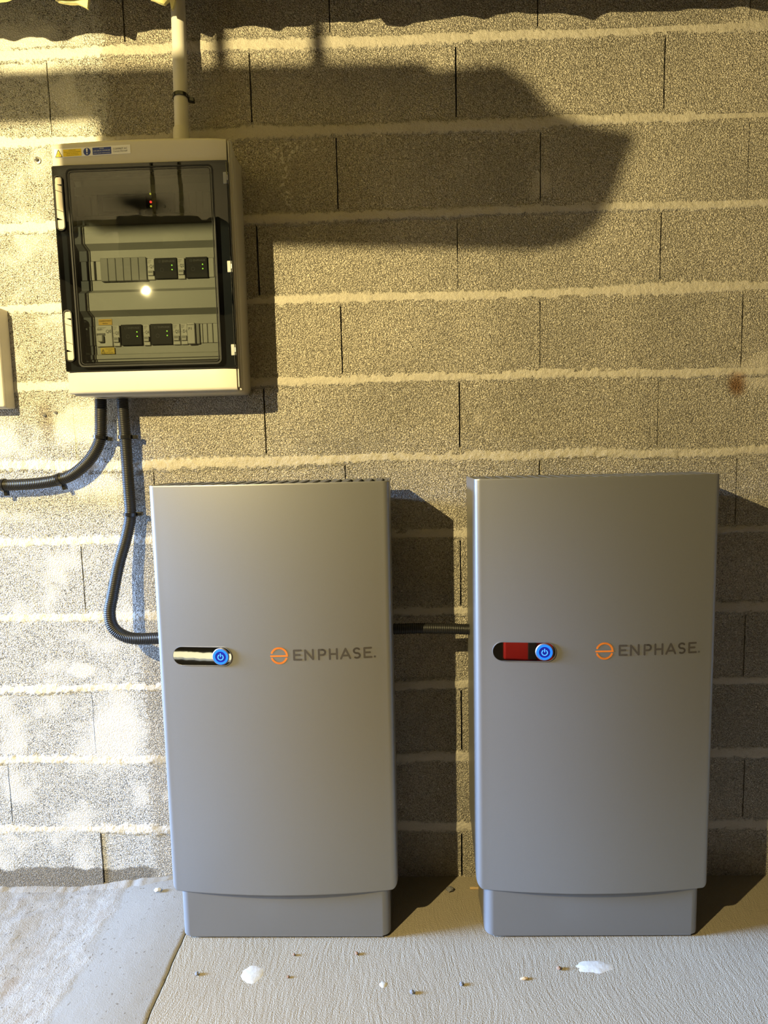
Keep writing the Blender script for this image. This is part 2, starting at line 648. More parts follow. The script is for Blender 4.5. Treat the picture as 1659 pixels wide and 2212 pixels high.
# ------------------------------------------------------------------ the room
XL, XR, YF, ZC = -2.4, 2.2, -4.2, 2.36
ROW, Z_M0 = 0.2011, 2.1579          # course height, height of the uppermost bed joint in view

wall_back = obj('wall_back', bx(new(), XL - .2, XR + .2, .032, .20, -.10, ZC + .1), M['recess'])
struct(wall_back)
ORIGIN[wall_back.name] = Vector((0, 0, 0))

row_x0 = {0: .204, 1: .007, 2: .212, 3: .007, 4: .211, 5: .008, 6: .211, 7: .006, 8: .246, 9: .005, 10: .258, 11: .002}
rnd = random.Random(3)
for row in range(12):
    z1 = Z_M0 - ROW * (row - 1) - .006
    z0 = Z_M0 - ROW * row + .006
    if row == 0:
        z1 = ZC + .02
    if row == 11:
        z0 = -.08
    x = row_x0[row] - 5.5
    while x < XR:
        a, b = x, x + .5
        x = b
        if b < XL + .05:
            continue
        a, b = max(a, XL), min(b, XR)
        gl, gr = rnd.uniform(.0007, .0024), rnd.uniform(.0007, .0024)
        filled = {3: -.993, 5: -.992, 6: -1.289, 4: -1.289}.get(row)
        if filled is not None and abs(a - filled) < .02:
            gl = -.001
        if filled is not None and abs(b - filled) < .02:
            gr = -.001
        yy = rnd.uniform(-.0012, .0018)
        poly = []
        N = 7
        for i in range(N + 1):
            poly.append((b - gr + rnd.uniform(-.0006, .0006), z0 + (z1 - z0) * i / N))
        for i in range(N + 1):
            poly.append((a + gl + rnd.uniform(-.0006, .0006), z1 + (z0 - z1) * i / N))
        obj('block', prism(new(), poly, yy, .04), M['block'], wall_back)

# bed joints: uneven mortar smeared over the block edges
for k in range(11):
    zc = Z_M0 - ROW * k
    x0, x1, dx, nv = -1.75, 1.5, .0055, 10
    nx = int((x1 - x0) / dx)
    bm = new()
    grid = []
    for i in range(nx + 1):
        x = x0 + i * dx
        sh = .006 * noise.noise((x * 2.1, k * 7.3, 1.0)) + .003 * noise.noise((x * 9, k * 3.1, 5.0))
        wu = .0185 + .012 * noise.noise((x * 3.0, k * 5.7, 0.3)) + .004 * noise.noise((x * 22, k * 2.7, 9.0)) + .003 * noise.noise((x * 70, k * 2.7, 2.0))
        wd = .0190 + .013 * noise.noise((x * 2.6, k * 4.1, 8.3)) + .004 * noise.noise((x * 20, k * 1.7, 4.0)) + .003 * noise.noise((x * 75, k * 2.1, 6.0))
        wu, wd = max(.006, wu), max(.006, wd)
        am = .0014 + .0016 * noise.noise((x * 4, k * 3.3, 7.7))
        col = []
        for j in range(nv + 1):
            v = -1 + 2 * j / nv
            z = zc + sh + v * (wu if v > 0 else wd)
            y = -am * (1 - abs(v) ** 2.2) + .0014 * abs(v) ** 3
            y += .0015 * noise.noise((x * 38, z * 60, k * 1.0)) + .0013 * noise.noise((x * 120, z * 150, k * 1.0))
            col.append(bm.verts.new((x, y, z)))
        grid.append(col)
    for i in range(nx):
        for j in range(nv):
            bm.faces.new((grid[i][j], grid[i + 1][j], grid[i + 1][j + 1], grid[i][j + 1]))
    bm.verts.index_update()
    fe = [abs(-1 + 2 * j / nv) for i in range(nx + 1) for j in range(nv + 1)]
    mb = obj('mortar_bed', bm, M['mortar'], wall_back, smooth=180)
    fa = mb.data.attributes.new('feather', 'FLOAT', 'POINT')
    fa.data.foreach_set('value', fe)

# floor: brushed slab, a band of smooth screed, and a lower rough strip at the left
JX = -.697


def floor_h(x, y):
    t = min(1, max(0, (x + 1.10 + .03 * noise.noise((y * 4, 1, 2))) / .36))
    t = t * t * (3 - 2 * t)
    return -.030 * (1 - t)


floor = obj('floor', bx(new(), XL - 4, XR + .2, YF - .2, .1, -.30, -.10), M['floor'])
struct(floor)
ORIGIN[floor.name] = Vector((0, 0, 0))


def jx(y):
    return JX + .004 * noise.noise((y * 9, 0, 3)) + .002 * noise.noise((y * 40, 0, 3))


# brushed slab with its cracked edge along the screed
bm = new()
ys = [YF + i * .01 for i in range(int((0.03 - YF) / .01) + 1)]
prev = None
for y in ys:
    e = jx(y) + .0009
    rowv = [bm.verts.new((e, y, -.10)), bm.verts.new((e, y, -.0012)), bm.verts.new((e + .0014, y, 0)), bm.verts.new((XR, y, 0)), bm.verts.new((XR, y, -.1))]
    if prev:
        for k in range(4):
            bm.faces.new((prev[k], prev[k + 1], rowv[k + 1], rowv[k]))
    prev = rowv
obj('slab', bm, M['floor'], floor)
bm = new()
prev = None
xs_off = [0, .0014] + [.012 * k for k in range(1, 48)] + [.62, .8, 1.1, 1.75]
for y in ys:
    e = jx(y) - .0009
    rowv = [bm.verts.new((e, y, -.10))]
    for k, dxx in enumerate(xs_off):
        xx = e - dxx
        rg = min(1, max(0, (-.90 - xx) / .03))
        zz = floor_h(xx, y) + .0006 * noise.noise((xx * 60, y * 60, 0)) + rg * (.0030 * noise.noise((xx * 16, y * 16, 5)) + .0016 * noise.noise((xx * 45, y * 45, 5)))
        if k == 0:
            zz = -.0012
        rowv.append(bm.verts.new((xx, y, zz)))
    if prev:
        for k in range(len(rowv) - 1):
            bm.faces.new((prev[k], prev[k + 1], rowv[k + 1], rowv[k]))
    prev = rowv
obj('slab', bm, M['floor_side'], floor, smooth=60)
# mortar haunch where the rough strip meets the wall
bm = new()
prev = None
for i in range(260):
    x = -1.75 + i * .0042
    hh = .006 + .008 * noise.noise((x * 6, 3, 1)) + .004 * noise.noise((x * 40, 3, 1))
    dd = .035 + .02 * noise.noise((x * 5, 9, 1)) + .006 * noise.noise((x * 40, 9, 1))
    if x > -.88:
        dd *= max(.25, 1 - (x + .88) / .1)
    bz = floor_h(x, -.05) - .006
    rowv = [bm.verts.new((x, .004, bz + hh + .008)), bm.verts.new((x, -dd * .35, bz + hh * .75 + .004)), bm.verts.new((x, -dd * .7, bz + hh * .45)), bm.verts.new((x, -dd, bz))]
    if prev:
        for k in range(3):
            bm.faces.new((prev[k], prev[k + 1], rowv[k + 1], rowv[k]))
    prev = rowv
obj('mortar_haunch', bm, M['floor_side'], floor, smooth=180)

ceiling = struct(obj('ceiling', bx(new(), XL - .2, XR + .2, YF - .2, .2, ZC, ZC + .15), M['ceilm']))
struct(obj('wall_right', bx(new(), XR, XR + .2, YF - .2, .1, -.1, ZC), M['plaster']))
struct(obj('wall_front', bx(new(), XL - .2, XR + .2, YF - .2, YF, -.1, ZC), M['plaster']))
bm = new()
bx(bm, XL - .2, XL, -.03, .1, -.1, ZC)
bx(bm, XL - .2, XL, YF - .2, -1.15, -.1, ZC)
bx(bm, XL - .2, XL, -1.15, -.03, 2.24, ZC)
struct(obj('wall_left', bm, M['plaster']))

gd = thing('garage_door', 'raised white panelled garage door over the daylight opening in the left wall', 'door', (XL - .06, -.59, 1.50))
for i in range(3):
    z = 1.50 + i * .245
    p = obj('door_panel', bx(new(), XL - .08, XL - .04, -1.14, -.04, z, z + .242, .006), M['doorp'], gd)
    obj('panel_rib', bx(new(), XL - .045, XL - .034, -1.05, -.13, z + .06, z + .17, .004), M['doorp'], p)

# ------------------------------------------------------------------ battery cabinets
BW, ZT, ZB = .548, 1.106, .1245
BULGE, RC = .018, .016


def front_y(x):
    h = BW / 2 - RC
    return -BULGE * max(0.0, 1 - (x / h) ** 2)


def cover_mesh(side_depth=.152):
    path = []
    h = BW / 2
    for i in range(7):
        path.append((-h, side_depth + (RC - side_depth) * i / 6))
    for i in range(1, 9):
        a = PI + (PI / 2) * i / 8
        path.append((-h + RC + RC * math.cos(a), RC + RC * math.sin(a)))
    for i in range(1, 40):
        x = -h + RC + (BW - 2 * RC) * i / 40
        path.append((x, front_y(x)))
    path += [(-x, y) for x, y in path[:15][::-1]]
    bm = new()
    cols = []
    rb = .020
    for x, y in path:
        dx_ = max(0, abs(x) - (h - rb))
        zb = ZB + rb - math.sqrt(max(0, rb * rb - dx_ * dx_))
        if y > RC:
            zb += (y - RC) / (side_depth - RC) * .100
        zs = [zb, zb + .004, ZB + .14, .40, .62, .85, ZT - .004, ZT]
        cols.append([bm.verts.new((x, y, z)) for z in zs])
    for a, b in zip(cols, cols[1:]):
        for k in range(len(a) - 1):
            bm.faces.new((a[k], b[k], b[k + 1], a[k + 1]))
    return bm


def rounded_plan(bm, x0, x1, y0, y1, r, z0, z1, bev=.002):
    pl = rrect(x0, x1, y0, y1, r, 7)
    a = [bm.verts.new((x, y, z0)) for x, y in pl]
    b = [bm.verts.new((x, y, z1)) for x, y in pl]
    n = len(pl)
    f0 = bm.faces.new(a[::-1])
    f1 = bm.faces.new(b)
    for i in range(n):
        bm.faces.new((a[i], a[(i + 1) % n], b[(i + 1) % n], b[i]))
    if bev:
        bmesh.ops.bevel(bm, geom=list(f0.edges) + list(f1.edges), offset=bev, segments=2, affect='EDGES')
    return bm


def bend(bm, dy):
    for v in bm.verts:
        v.co.y = v.co.y + front_y(v.co.x) + dy
    return bm


def battery(label, loc, yaw):
    t = thing('battery_cabinet', label, 'battery', loc, 'silver battery cabinets', local=True)
    t.rotation_euler = (0, 0, yaw)
    c = obj('front_cover', cover_mesh(), M['silver'], t, smooth=180)
    s = c.modifiers.new('thickness', 'SOLIDIFY')
    s.thickness = .0035
    s.offset = -1
    b = c.modifiers.new('edge', 'BEVEL')
    b.width = .0012
    b.segments = 2
    b.limit_method = 'ANGLE'
    b.angle_limit = math.radians(50)
    # closing lip under the cover
    bm = new()
    n = 40
    top = []
    for i in range(n + 1):
        x = -.25 + .5 * i / n
        top.append((x, front_y(x) + .004))
    f = [bm.verts.new((x, y, ZB + .012)) for x, y in top] + [bm.verts.new((.25, .14, ZB + .012)), bm.verts.new((-.25, .14, ZB + .012))]
    bm.faces.new(f)
    bmesh.ops.extrude_face_region(bm, geom=list(bm.faces))
    for v in list(bm.verts)[len(f):]:
        v.co.z += .004
    obj('lower_lip', bm, M['silver'], t)
    obj('housing', bx(new(), -.258, .258, .020, .155, ZB + .03, 1.078, .004), M['chassis'], t)
    obj('bracket_light_block', bx(new(), -.235, .235, .150, .210, .012, 1.06, .002), M['chassis'], t)  # unseen bracket, widened to block daylight leaking behind the cabinet
    # vent grille on top
    gf = obj('grille_frame', merge(bx(new(), -.270, .270, .146, .152, 1.078, 1.1045), bx(new(), -.269, -.262, .016, .150, 1.085, 1.1045), bx(new(), .262, .269, .016, .150, 1.085, 1.1045)), M['grille'], t)
    nb = 20
    bar = None
    for i in range(nb):
        x = -.262 + .524 * (i + .5) / nb
        if bar is None:
            bar = obj('grille_bar', bx(new(), -.0073, .0073, .014, .147, 1.092, 1.1050, .001, 1), M['grille'], gf)
            bar.location.x = x
        else:
            o = bar.copy()
            C.objects.link(o)
            o.location.x = x
    # pedestal
    p = obj('pedestal', rounded_plan(new(), -.254, .254, .0, .155, .020, .005, .132, .003), M['pedestal'], t, smooth=40)
    obj('foot_pad', rounded_plan(new(), -.246, .246, .008, .148, .015, 0, .006, 0), M['rubber'], p)
    # mirror window and button
    px0, px1, pz0, pz1 = -.2345, -.0955, .6905, .7335
    r = (pz1 - pz0) / 2
    yw = (front_y(px0) + front_y(px1)) / 2
    w = obj('mirror_window', prism(new(), rrect(px0, px1, pz0, pz1, r, 10), 0, .002), M['mirror'], t)
    w.location.y = 0
    chord = (front_y(px1) - front_y(px0)) / (px1 - px0)
    for v in w.data.vertices:
        v.co.y += front_y(px0) + chord * (v.co.x - px0) - .0030
    ringo = ring_prism(new(), rrect(px0 - .0009, px1 + .0009, pz0 - .0009, pz1 + .0009, r + .0009, 10), rrect(px0, px1, pz0, pz1, r, 10), -.0034, .003)
    for v in ringo.verts:
        v.co.y += front_y(px0) + chord * (v.co.x - px0)
    obj('window_rim', ringo, M['steel'], w)
    bcx, bcz = -.1203, .7122
    bt = obj('power_button', bend(lathe_y(new(), bcx, bcz, [(.0200, .0010), (.0200, -.0030), (.0188, -.0042), (.0184, -.0042)], 32), 0), M['steel'], t)
    obj('lit_ring', bend(ring_prism(new(), circle(bcx, bcz, .0176, 32), circle(bcx, bcz, .0128, 32), -.0054, -.0040), 0), M['blue_ring'], bt)
    obj('button_face', bend(prism(new(), circle(bcx, bcz, .0128, 32), -.0050, -.0040), 0), M['blue_deep'], bt)
    bm = new()
    stroke(bm, arc(bcx, bcz - .0006, .0062, 125, 415, 18), .0021, -.0057)
    stroke(bm, [(bcx, bcz + .0012), (bcx, bcz + .0078)], .0021, -.0057)
    obj('power_icon', bend(bm, 0), M['blue_light'], bt)
    # printed mark: e-shaped emblem
    ecx, ecz, er, ew = .0142, .7130, .0178, .0044
    bm = new()
    pts = arc(ecx, ecz, er, 158, 0, 22)
    stroke(bm, pts, ew, 0, 12)
    stroke(bm, [(ecx - er - .001, ecz - .0008), (ecx + er + .001, ecz - .0008)], ew * .85, 0, 12)
    stroke(bm, arc(ecx, ecz, er, 202, 338, 20), ew, 0, 12)
    obj('printed_emblem', bend(bm, -.0006), M['orange'], t)
    u = .1795 / 530
    ox, oz = .0462, .7008
    bm = new()
    Hc = 76

    def L(dx_, *strokes):
        for s_ in strokes:
            stroke(bm, [(ox + (dx_ + a) * u, oz + b * u) for a, b in s_], 12.5 * u, 0)

    for ex in (0, 473):
        L(ex, [(52, 70), (6, 70), (6, 6), (54, 6)], [(6, 39), (44, 39)])
    L(75, [(6, 4), (6, 70), (58, 6), (58, 72)])
    L(167, [(6, 4), (6, 70), (30, 70)] + [(30 + 19 * math.sin(a), 52 + 18 * math.cos(a)) for a in [PI * i / 10 for i in range(11)]] + [(6, 34)])
    L(240, [(6, 4), (6, 72)], [(54, 4), (54, 72)], [(6, 38), (54, 38)])
    L(317, [(4, 4), (35, 71), (66, 4)], [(15, 24), (55, 24)])
    sp = [(28 + 20 * math.cos(math.radians(a)), 54 + 17 * math.sin(math.radians(a))) for a in range(35, 271, 18)]
    sp += [(28 + 20.5 * math.cos(math.radians(a)), 21 + 16.5 * math.sin(math.radians(a))) for a in range(88, -146, -18)]
    L(400, sp)
    obj('printed_lettering', bend(bm, -.0006), M['charcoal'], t)
    bm = new()
    rx, rz_, rr = ox + 549 * u, oz + 7 * u, 6.2 * u
    stroke(bm, arc(rx, rz_, rr, 0, 360, 16), .0006, 0, 6)
    stroke(bm, [(rx - .0008, rz_ - .0011), (rx - .0008, rz_ + .0011), (rx + .0004, rz_ + .0011), (rx + .0007, rz_ + .0005), (rx + .0003, rz_), (rx - .0008, rz_), (rx + .0008, rz_ - .0011)], .0004, 0, 6)
    obj('registered_sign', bend(bm, -.0006), M['charcoal'], t)
    return t


battery('silver floor-standing battery cabinet on the left, below the electrical panel', (-.4452, -.2176, 0), 0)
battery('silver floor-standing battery cabinet on the right, under the bare block wall', (.2915, -.2158, 0), .0050)

# ------------------------------------------------------------------ electrical panel
PX0, PX1, PZ0, PZ1, PD = -.930, -.522, 1.3195, 1.8905, .130
panel = thing('electrical_panel', 'cream wall-mounted electrical panel with smoked see-through door', 'electrical panel', ((PX0 + PX1) / 2, 0, PZ0))

# back housing: four sides and a back
bm = new()
ring = rrect(PX0 + .004, PX1 - .002, PZ0 + .002, PZ1 - .004, .012, 5)
ringi = rrect(PX0 + .008, PX1 - .006, PZ0 + .006, PZ1 - .008, .009, 5)
ring_prism(bm, ring, ringi, -.078, 0)
obj('housing', bm, M['cream_base'], panel, smooth=35)
obj('back_plate', bx(new(), PX0 + .008, PX1 - .006, -.006, 0, PZ0 + .006, PZ1 - .008), M['cream_base'], panel)
DX0, DX1, DZ0, DZ1 = -.9292, -.5245, 1.3755, 1.8362
# cover: rim, top band, bottom band, right-hand stile
bm = ring_prism(new(), rrect(PX0, PX1 + .0005, PZ0, PZ1, .014, 5), rrect(PX0 + .005, PX1 - .0045, PZ0 + .005, PZ1 - .005, .010, 5), -.112, -.072)
obj('cover_rim', bm, M['cream'], panel, smooth=35)


def band(z0, z1, name, arch):
    n = 16
    bm = new()
    secs = []
    for i in range(n + 1):
        x = PX0 + .0005 + (PX1 - PX0 - .006) * i / n
        t = abs(2 * i / n - 1)
        end = .0035 * max(0, (t - .9) / .1) ** 2
        zt = z1 + arch * (1 - t * t) if arch > 0 else z1
        r = .008
        if arch > 0:
            pr = [(z0, -.112), (z0, -PD + .002), (z0 + .002, -PD)]
            pr += [(zt - r + r * math.sin(a), -PD + r - r * math.cos(a)) for a in [PI / 2 * k / 5 for k in range(6)]]
            pr += [(zt - .001, -.112)]
        else:
            pr = [(z1, -.112), (z1, -PD + .002), (z1 - .002, -PD)]
            pr += [(z0 + r - r * math.sin(a), -PD + r - r * math.cos(a)) for a in [PI / 2 * k / 5 for k in range(6)]]
            pr += [(z0 + .001, -.112)]
        secs.append([bm.verts.new((x, y + end, z)) for z, y in pr])
    for a, b in zip(secs, secs[1:]):
        for k in range(len(a)):
            bm.faces.new((a[k], a[(k + 1) % len(a)], b[(k + 1) % len(a)], b[k]))
    bm.faces.new(secs[0])
    bm.faces.new(secs[-1][::-1])
    return obj(name, bm, M['cream'], panel, smooth=35)


top_band = band(1.8370, 1.8880, 'top_band', .0045)
bottom_band = band(1.3235, 1.3745, 'bottom_band', 0)
bm = new()
bx(bm, -.5235, PX1 - .0005, -PD + .004, -.100, 1.33, 1.882, .0015)
bx(bm, -.5205, PX1 + .0012, -.118, -.104, 1.326, 1.886, .002)
obj('side_stile', bm, M['cream'], panel)
obj('left_stile', bx(new(), PX0, PX0 + .004, -.120, -.100, 1.33, 1.88, .001), M['cream'], panel)

# dark inside walls of the opening
bm = ring_prism(new(), rrect(-.926, -.528, 1.378, 1.834, .004, 2), rrect(-.9100, -.5655, 1.402, 1.826, .004, 2), -.094, -.082)
obj('inner_frame', bm, M['blackgl'], panel)
obj('rail_backing', bx(new(), -.92, -.53, -.070, -.066, 1.38, 1.83), M['black'], panel)

# front plates: each with a proud ridge between the rows
IX0, IX1 = -.9035, -.5660
YP = -.085


def plate(prof, name):
    bm = new()
    a = [bm.verts.new((IX0, y, z)) for z, y in prof] + [bm.verts.new((IX0, -.075, prof[-1][0])), bm.verts.new((IX0, -.075, prof[0][0]))]
    b = [bm.verts.new((IX1, v.co.y, v.co.z)) for v in a]
    n = len(a)
    bm.faces.new(a)
    bm.faces.new(b[::-1])
    for i in range(n):
        bm.faces.new((a[i], b[i], b[(i + 1) % n], a[(i + 1) % n]))
    return obj(name, bm, M['plate'], panel)


plate([(1.832, -.092), (1.8265, -.092), (1.8215, -.085), (1.811, -.079), (1.809, YP), (1.7895, YP)], 'front_plate')
plate([(1.7420, YP), (1.7225, YP), (1.7135, -.100), (1.6745, -.100), (1.6625, YP), (1.6390, YP)], 'front_plate')
plate([(1.5935, YP), (1.5710, YP), (1.5615, -.100), (1.5207, -.100), (1.5085, YP), (1.4870, YP)], 'front_plate')
plate([(1.4405, YP), (1.4205, YP), (1.4185, -.088), (1.4090, -.088), (1.4070, YP), (1.400, YP)], 'front_plate')

R1, R2, R3 = (1.7420, 1.7895), (1.5935, 1.6390), (1.4405, 1.4870)


def blank(x0, x1, row, name='blank_module', m='blank', y=-.0865):
    return obj(name, bx(new(), x0 + .0002, x1 - .0002, y, -.072, row[0] + .0006, row[1] - .0006, .0008, 1), M[m], panel)


# row 1
for a, b in ((-.8990, -.8868), (-.8822, -.8675), (-.8642, -.8498)):
    blank(a, b, R1)
gw = obj('meter', bx(new(), -.8480, -.7095, -.089, -.072, R1[0] + .0005, R1[1] - .0005, .001, 1), M['relay'], panel)
gw['label'] = 'black metering module with grey display'
obj('display', bx(new(), -.8365, -.7330, -.0895, -.088, 1.7500, 1.7820, .0005, 1), M['screen'], gw)
bm = new()
for i in range(3):
    bx(bm, -.7500, -.7365, -.0900, -.0885, 1.7435 + i * .0022, 1.7445 + i * .0022)
obj('vent_marks', bm, M['lever'], gw)
obj('connector', bx(new(), -.7860, -.7560, -.0900, -.0885, 1.7430, 1.7490, .0004, 1), M['module'], gw)
for nm, z, mm, r in (('led', 1.7866, 'led_y', .0022), ('led', 1.7684, 'led_r', .0026), ('led', 1.7587, 'led_y', .0022)):
    obj(nm, lathe_y(new(), -.7215, z, [(r, -.0885), (r, -.0902), (r * .5, -.0912)], 12), M[mm], gw)
md = obj('control_module', bx(new(), -.7085, -.6660, -.088, -.072, R1[0] + .0005, R1[1] - .0005, .001, 1), M['screen'], panel)
obj('knob', lathe_y(new(), -.6901, 1.7577, [(.0034, -.087), (.0034, -.0905), (.0028, -.0912)], 16), M['lever'], md)
obj('socket', lathe_y(new(), -.6790, 1.7500, [(.0042, -.087), (.0042, -.0895), (.0030, -.0895), (.0030, -.088)], 16), M['module'], md)
gm = obj('green_module', bx(new(), -.6650, -.6312, -.088, -.072, R1[0] + .0005, R1[1] - .0005, .001, 1), M['green_dark'], panel)
obj('seal', lathe_y(new(), -.6482, 1.7631, [(.0065, -.0875), (.0065, -.0890), (.0045, -.0893), (.0045, -.0885)], 16), M['plate'], gm)
for a, b in ((-.6305, -.6150), (-.6145, -.5990), (-.5985, -.5830), (-.5825, -.5665)):
    blank(a, b, R1)

# row 2
for a, b in ((-.9000, -.8864), (-.8816, -.8686), (-.8640, -.8510)):
    blank(a, b, R2)
for i in range(6):
    w = (.8503 - .7395) / 6
    a = -.8503 + i * w
    o = obj('terminal_module', bx(new(), a + .0003, a + w - .0003, -.094, -.072, 1.5895, 1.6430, .001, 1), M['module'], panel)


def breaker(x0, x1, row, text, wide=False):
    y = -.090
    b = obj('circuit_breaker', bx(new(), x0 + .0003, x1 - .0003, y, -.072, row[0] - .0025, row[1] + .0005, .001, 1), M['breaker'], panel)
    w = x1 - x0
    h = row[1] - row[0]
    if wide:
        obj('lever_slot', bx(new(), x0 + .002, x0 + w * .58, y - .0008, y + .001, row[0] + .50 * h, row[0] + .62 * h, .0005, 1), M['black'], b)
        lv = obj('lever', bx(new(), x0 + w * .18, x0 + w * .50, y - .009, y + .001, row[0] + .16 * h, row[0] + .52 * h, .002), M['lever'], b)
        lv['label'] = 'pale grey toggle lever'
        obj('test_button', bx(new(), x0 + .004, x0 + .014, y - .001, y + .001, row[0] + .78 * h, row[0] + .88 * h, .0004, 1), M['screen'], b)
        bm = text_bm(text, x0 + w * .63, row[0] + .64 * h, .0075, y - .0004)
    else:
        obj('lever', bx(new(), x0 + w * .10, x1 - w * .10, y - .004, y + .001, row[0] + .14 * h, row[0] + .40 * h, .0012), M['lever'], b)
        obj('lever_window', bx(new(), x0 + w * .24, x1 - w * .24, y - .0046, y - .0035, row[0] + .26 * h, row[0] + .36 * h), M['module'], b)
        bm = text_bm(text, x0 + w * .36, row[0] + .54 * h, .0076, y - .0004, width=w * .54)
        stroke(bm, [(x0 + w * .10, row[0] + .60 * h), (x0 + w * .26, row[0] + .60 * h)], .0005, y - .0004, 6)
    obj('marking', bm, M['ink'], b)
    bm = new()
    for k in range(3):
        stroke(bm, [(x0 + w * .15, row[0] + (.80 + .06 * k) * h), (x0 + w * (.45 + .1 * k), row[0] + (.80 + .06 * k) * h)], .0007, y - .0004, 6)
    obj('rating_print', bm, M['inkg'], b)
    return b


def relay(x0, x1, row):
    y = -.091
    r = obj('relay', bx(new(), x0, x1, y, -.072, row[0] - .0012, row[1] + .0012, .001, 1), M['relay'], panel)
    r['label'] = 'black relay module with two green lights'
    w = x1 - x0
    h = row[1] - row[0]
    bm = text_bm('ENPHASE', x0 + w * .36, row[0] + .80 * h, .0048, y - .0004, width=w * .55)
    e = (x0 + w * .25, row[0] + .84 * h)
    stroke(bm, arc(e[0], e[1], .0030, 160, 0, 10), .0008, y - .0004, 6)
    stroke(bm, arc(e[0], e[1], .0030, 200, 340, 10), .0008, y - .0004, 6)
    stroke(bm, [(e[0] - .003, e[1]), (e[0] + .003, e[1])], .0007, y - .0004, 6)
    obj('marking', bm, M['inkg'], r)
    bm = new()
    stroke(bm, arc(x0 + w * .33, row[0] + .42 * h, .0042, 0, 360, 20), .0007, y - .0004, 6)
    obj('button_ring', bm, M['inkg'], r)
    for f in (.64, .42):
        obj('led', lathe_y(new(), x0 + w * .78, row[0] + f * h, [(.0016, y + .0005), (.0016, y - .0006), (.0008, y - .001)], 10), M['led_g'], r)
    return r


breaker(-.7392, -.7215, R2, 'Q1')
relay(-.7208, -.6672, R2)
breaker(-.6662, -.6488, R2, 'Q2')
relay(-.6460, -.5940, R2)
blank(-.5932, -.5800, R2)
blank(-.5796, -.5668, R2)
# row 3
blank(-.8995, -.8825, R3)
blank(-.8815, -.8740, R3, m='module')
breaker(-.8734, -.8336, R3, 'Q0', True)
breaker(-.8320, -.8154, R3, 'Q3')
relay(-.8118, -.7615, R3)
breaker(-.7584, -.7419, R3, 'Q4')
relay(-.7400, -.6880, R3)
breaker(-.6866, -.6687, R3, 'Q5')
breaker(-.6671, -.6508, R3, 'D1')
pb = obj('surge_protector', bx(new(), -.6492, -.6311, -.096, -.072, R3[0] - .002, R3[1] + .001, .001, 1), M['breaker'], panel)
obj('marking', text_bm('P1', -.6455, R3[0] + .64 * .0465, .0068, -.0964), M['ink'], pb)
bm = new()
for k in range(4):
    stroke(bm, [(-.6475 + .004 * k, R3[1] - .004), (-.6455 + .004 * k, R3[1] - .004)], .0014, -.0964, 6)
obj('rating_print', bm, M['inkg'], pb)
obj('terminal_module', bx(new(), -.6308, -.6215, -.090, -.072, R3[0] - .002, R3[1], .001, 1), M['module'], panel)
for a, b in ((-.6205, -.6148), (-.6142, -.6034), (-.6026, -.5906), (-.5896, -.5778), (-.5770, -.5668)):
    blank(a, b, R3)

# amber and yellow stickers inside
s1 = obj('label_plate', bx(new(), -.8668, -.8340, -.0862, -.0848, 1.4897, 1.5035), M['amber'], panel)
bm = text_bm("COUPURE D'URGENCE", -.8504, 1.4978, .0026, -.0866, width=.029, align='CENTER')
obj('lettering', merge(bm, text_bm('Batteries', -.8504, 1.4922, .0026, -.0866, align='CENTER')), M['ink'], s1)
s2 = obj('label_plate', bx(new(), -.8648, -.8310, -.0890, -.0848, 1.4208, 1.4355), M['yellow'], panel)
bm = text_bm('Arrivée de la', -.8425, 1.4315, .0022, -.0894, width=.020, align='CENTER')
bm = merge(bm, text_bm('source', -.8425, 1.4272, .0022, -.0894, align='CENTER'), text_bm('par le bas', -.8425, 1.4228, .0022, -.0894, width=.017, align='CENTER'))
stroke(bm, [(-.8632, 1.4222), (-.8540, 1.4222), (-.8586, 1.4318), (-.8632, 1.4222)], .0008, -.0894, 6)
stroke(bm, [(-.8586, 1.4288), (-.8590, 1.4262), (-.8582, 1.4262), (-.8586, 1.4238)], .0007, -.0894, 6)
obj('lettering', bm, M['ink'], s2)

# smoked door: darker border, gasket line, clear pane
GX0, GX1, GZ0, GZ1 = -.8950, -.5605, 1.3865, 1.8272
door = obj('door', ring_prism(new(), rrect(DX0, DX1, DZ0, DZ1, .003, 4), rrect(GX0, GX1, GZ0, GZ1, .010, 4), -.134, -.1305), M['glass_dark'], panel)
door['label'] = 'smoked plastic door'
obj('gasket', ring_prism(new(), rrect(GX0 - .0022, GX1 + .0022, GZ0 - .0022, GZ1 + .0022, .012, 5), rrect(GX0 + .0012, GX1 - .0012, GZ0 + .0012, GZ1 - .0012, .009, 5), -.1352, -.128), M['rubber'], door)
obj('gasket', ring_prism(new(), rrect(GX0 + .0040, GX1 - .0040, GZ0 + .0040, GZ1 - .0040, .008, 5), rrect(GX0 + .0052, GX1 - .0052, GZ0 + .0052, GZ1 - .0052, .007, 5), -.1346, -.129), M['rubber'], door)
obj('pane', prism(new(), rrect(GX0, GX1, GZ0, GZ1, .010, 4), -.1342, -.1328), M['glass'], door)
obj('door_edge', ring_prism(new(), rrect(DX0, DX1 + .001, DZ0 - .0008, DZ1 + .0008, .004, 4), rrect(DX0 + .0022, DX1 - .0012, DZ0 + .0018, DZ1 - .0018, .003, 4), -.1335, -.120), M['blackgl'], door)
# backing of the border (dark lip of the frame seen through it)
obj('frame_lip', ring_prism(new(), rrect(-.926, -.528, 1.378, 1.834, .004, 4), rrect(-.9125, GX1 - .001, GZ0 + .001, GZ1 - .001, .006, 4), -.120, -.117), M['module'], panel)
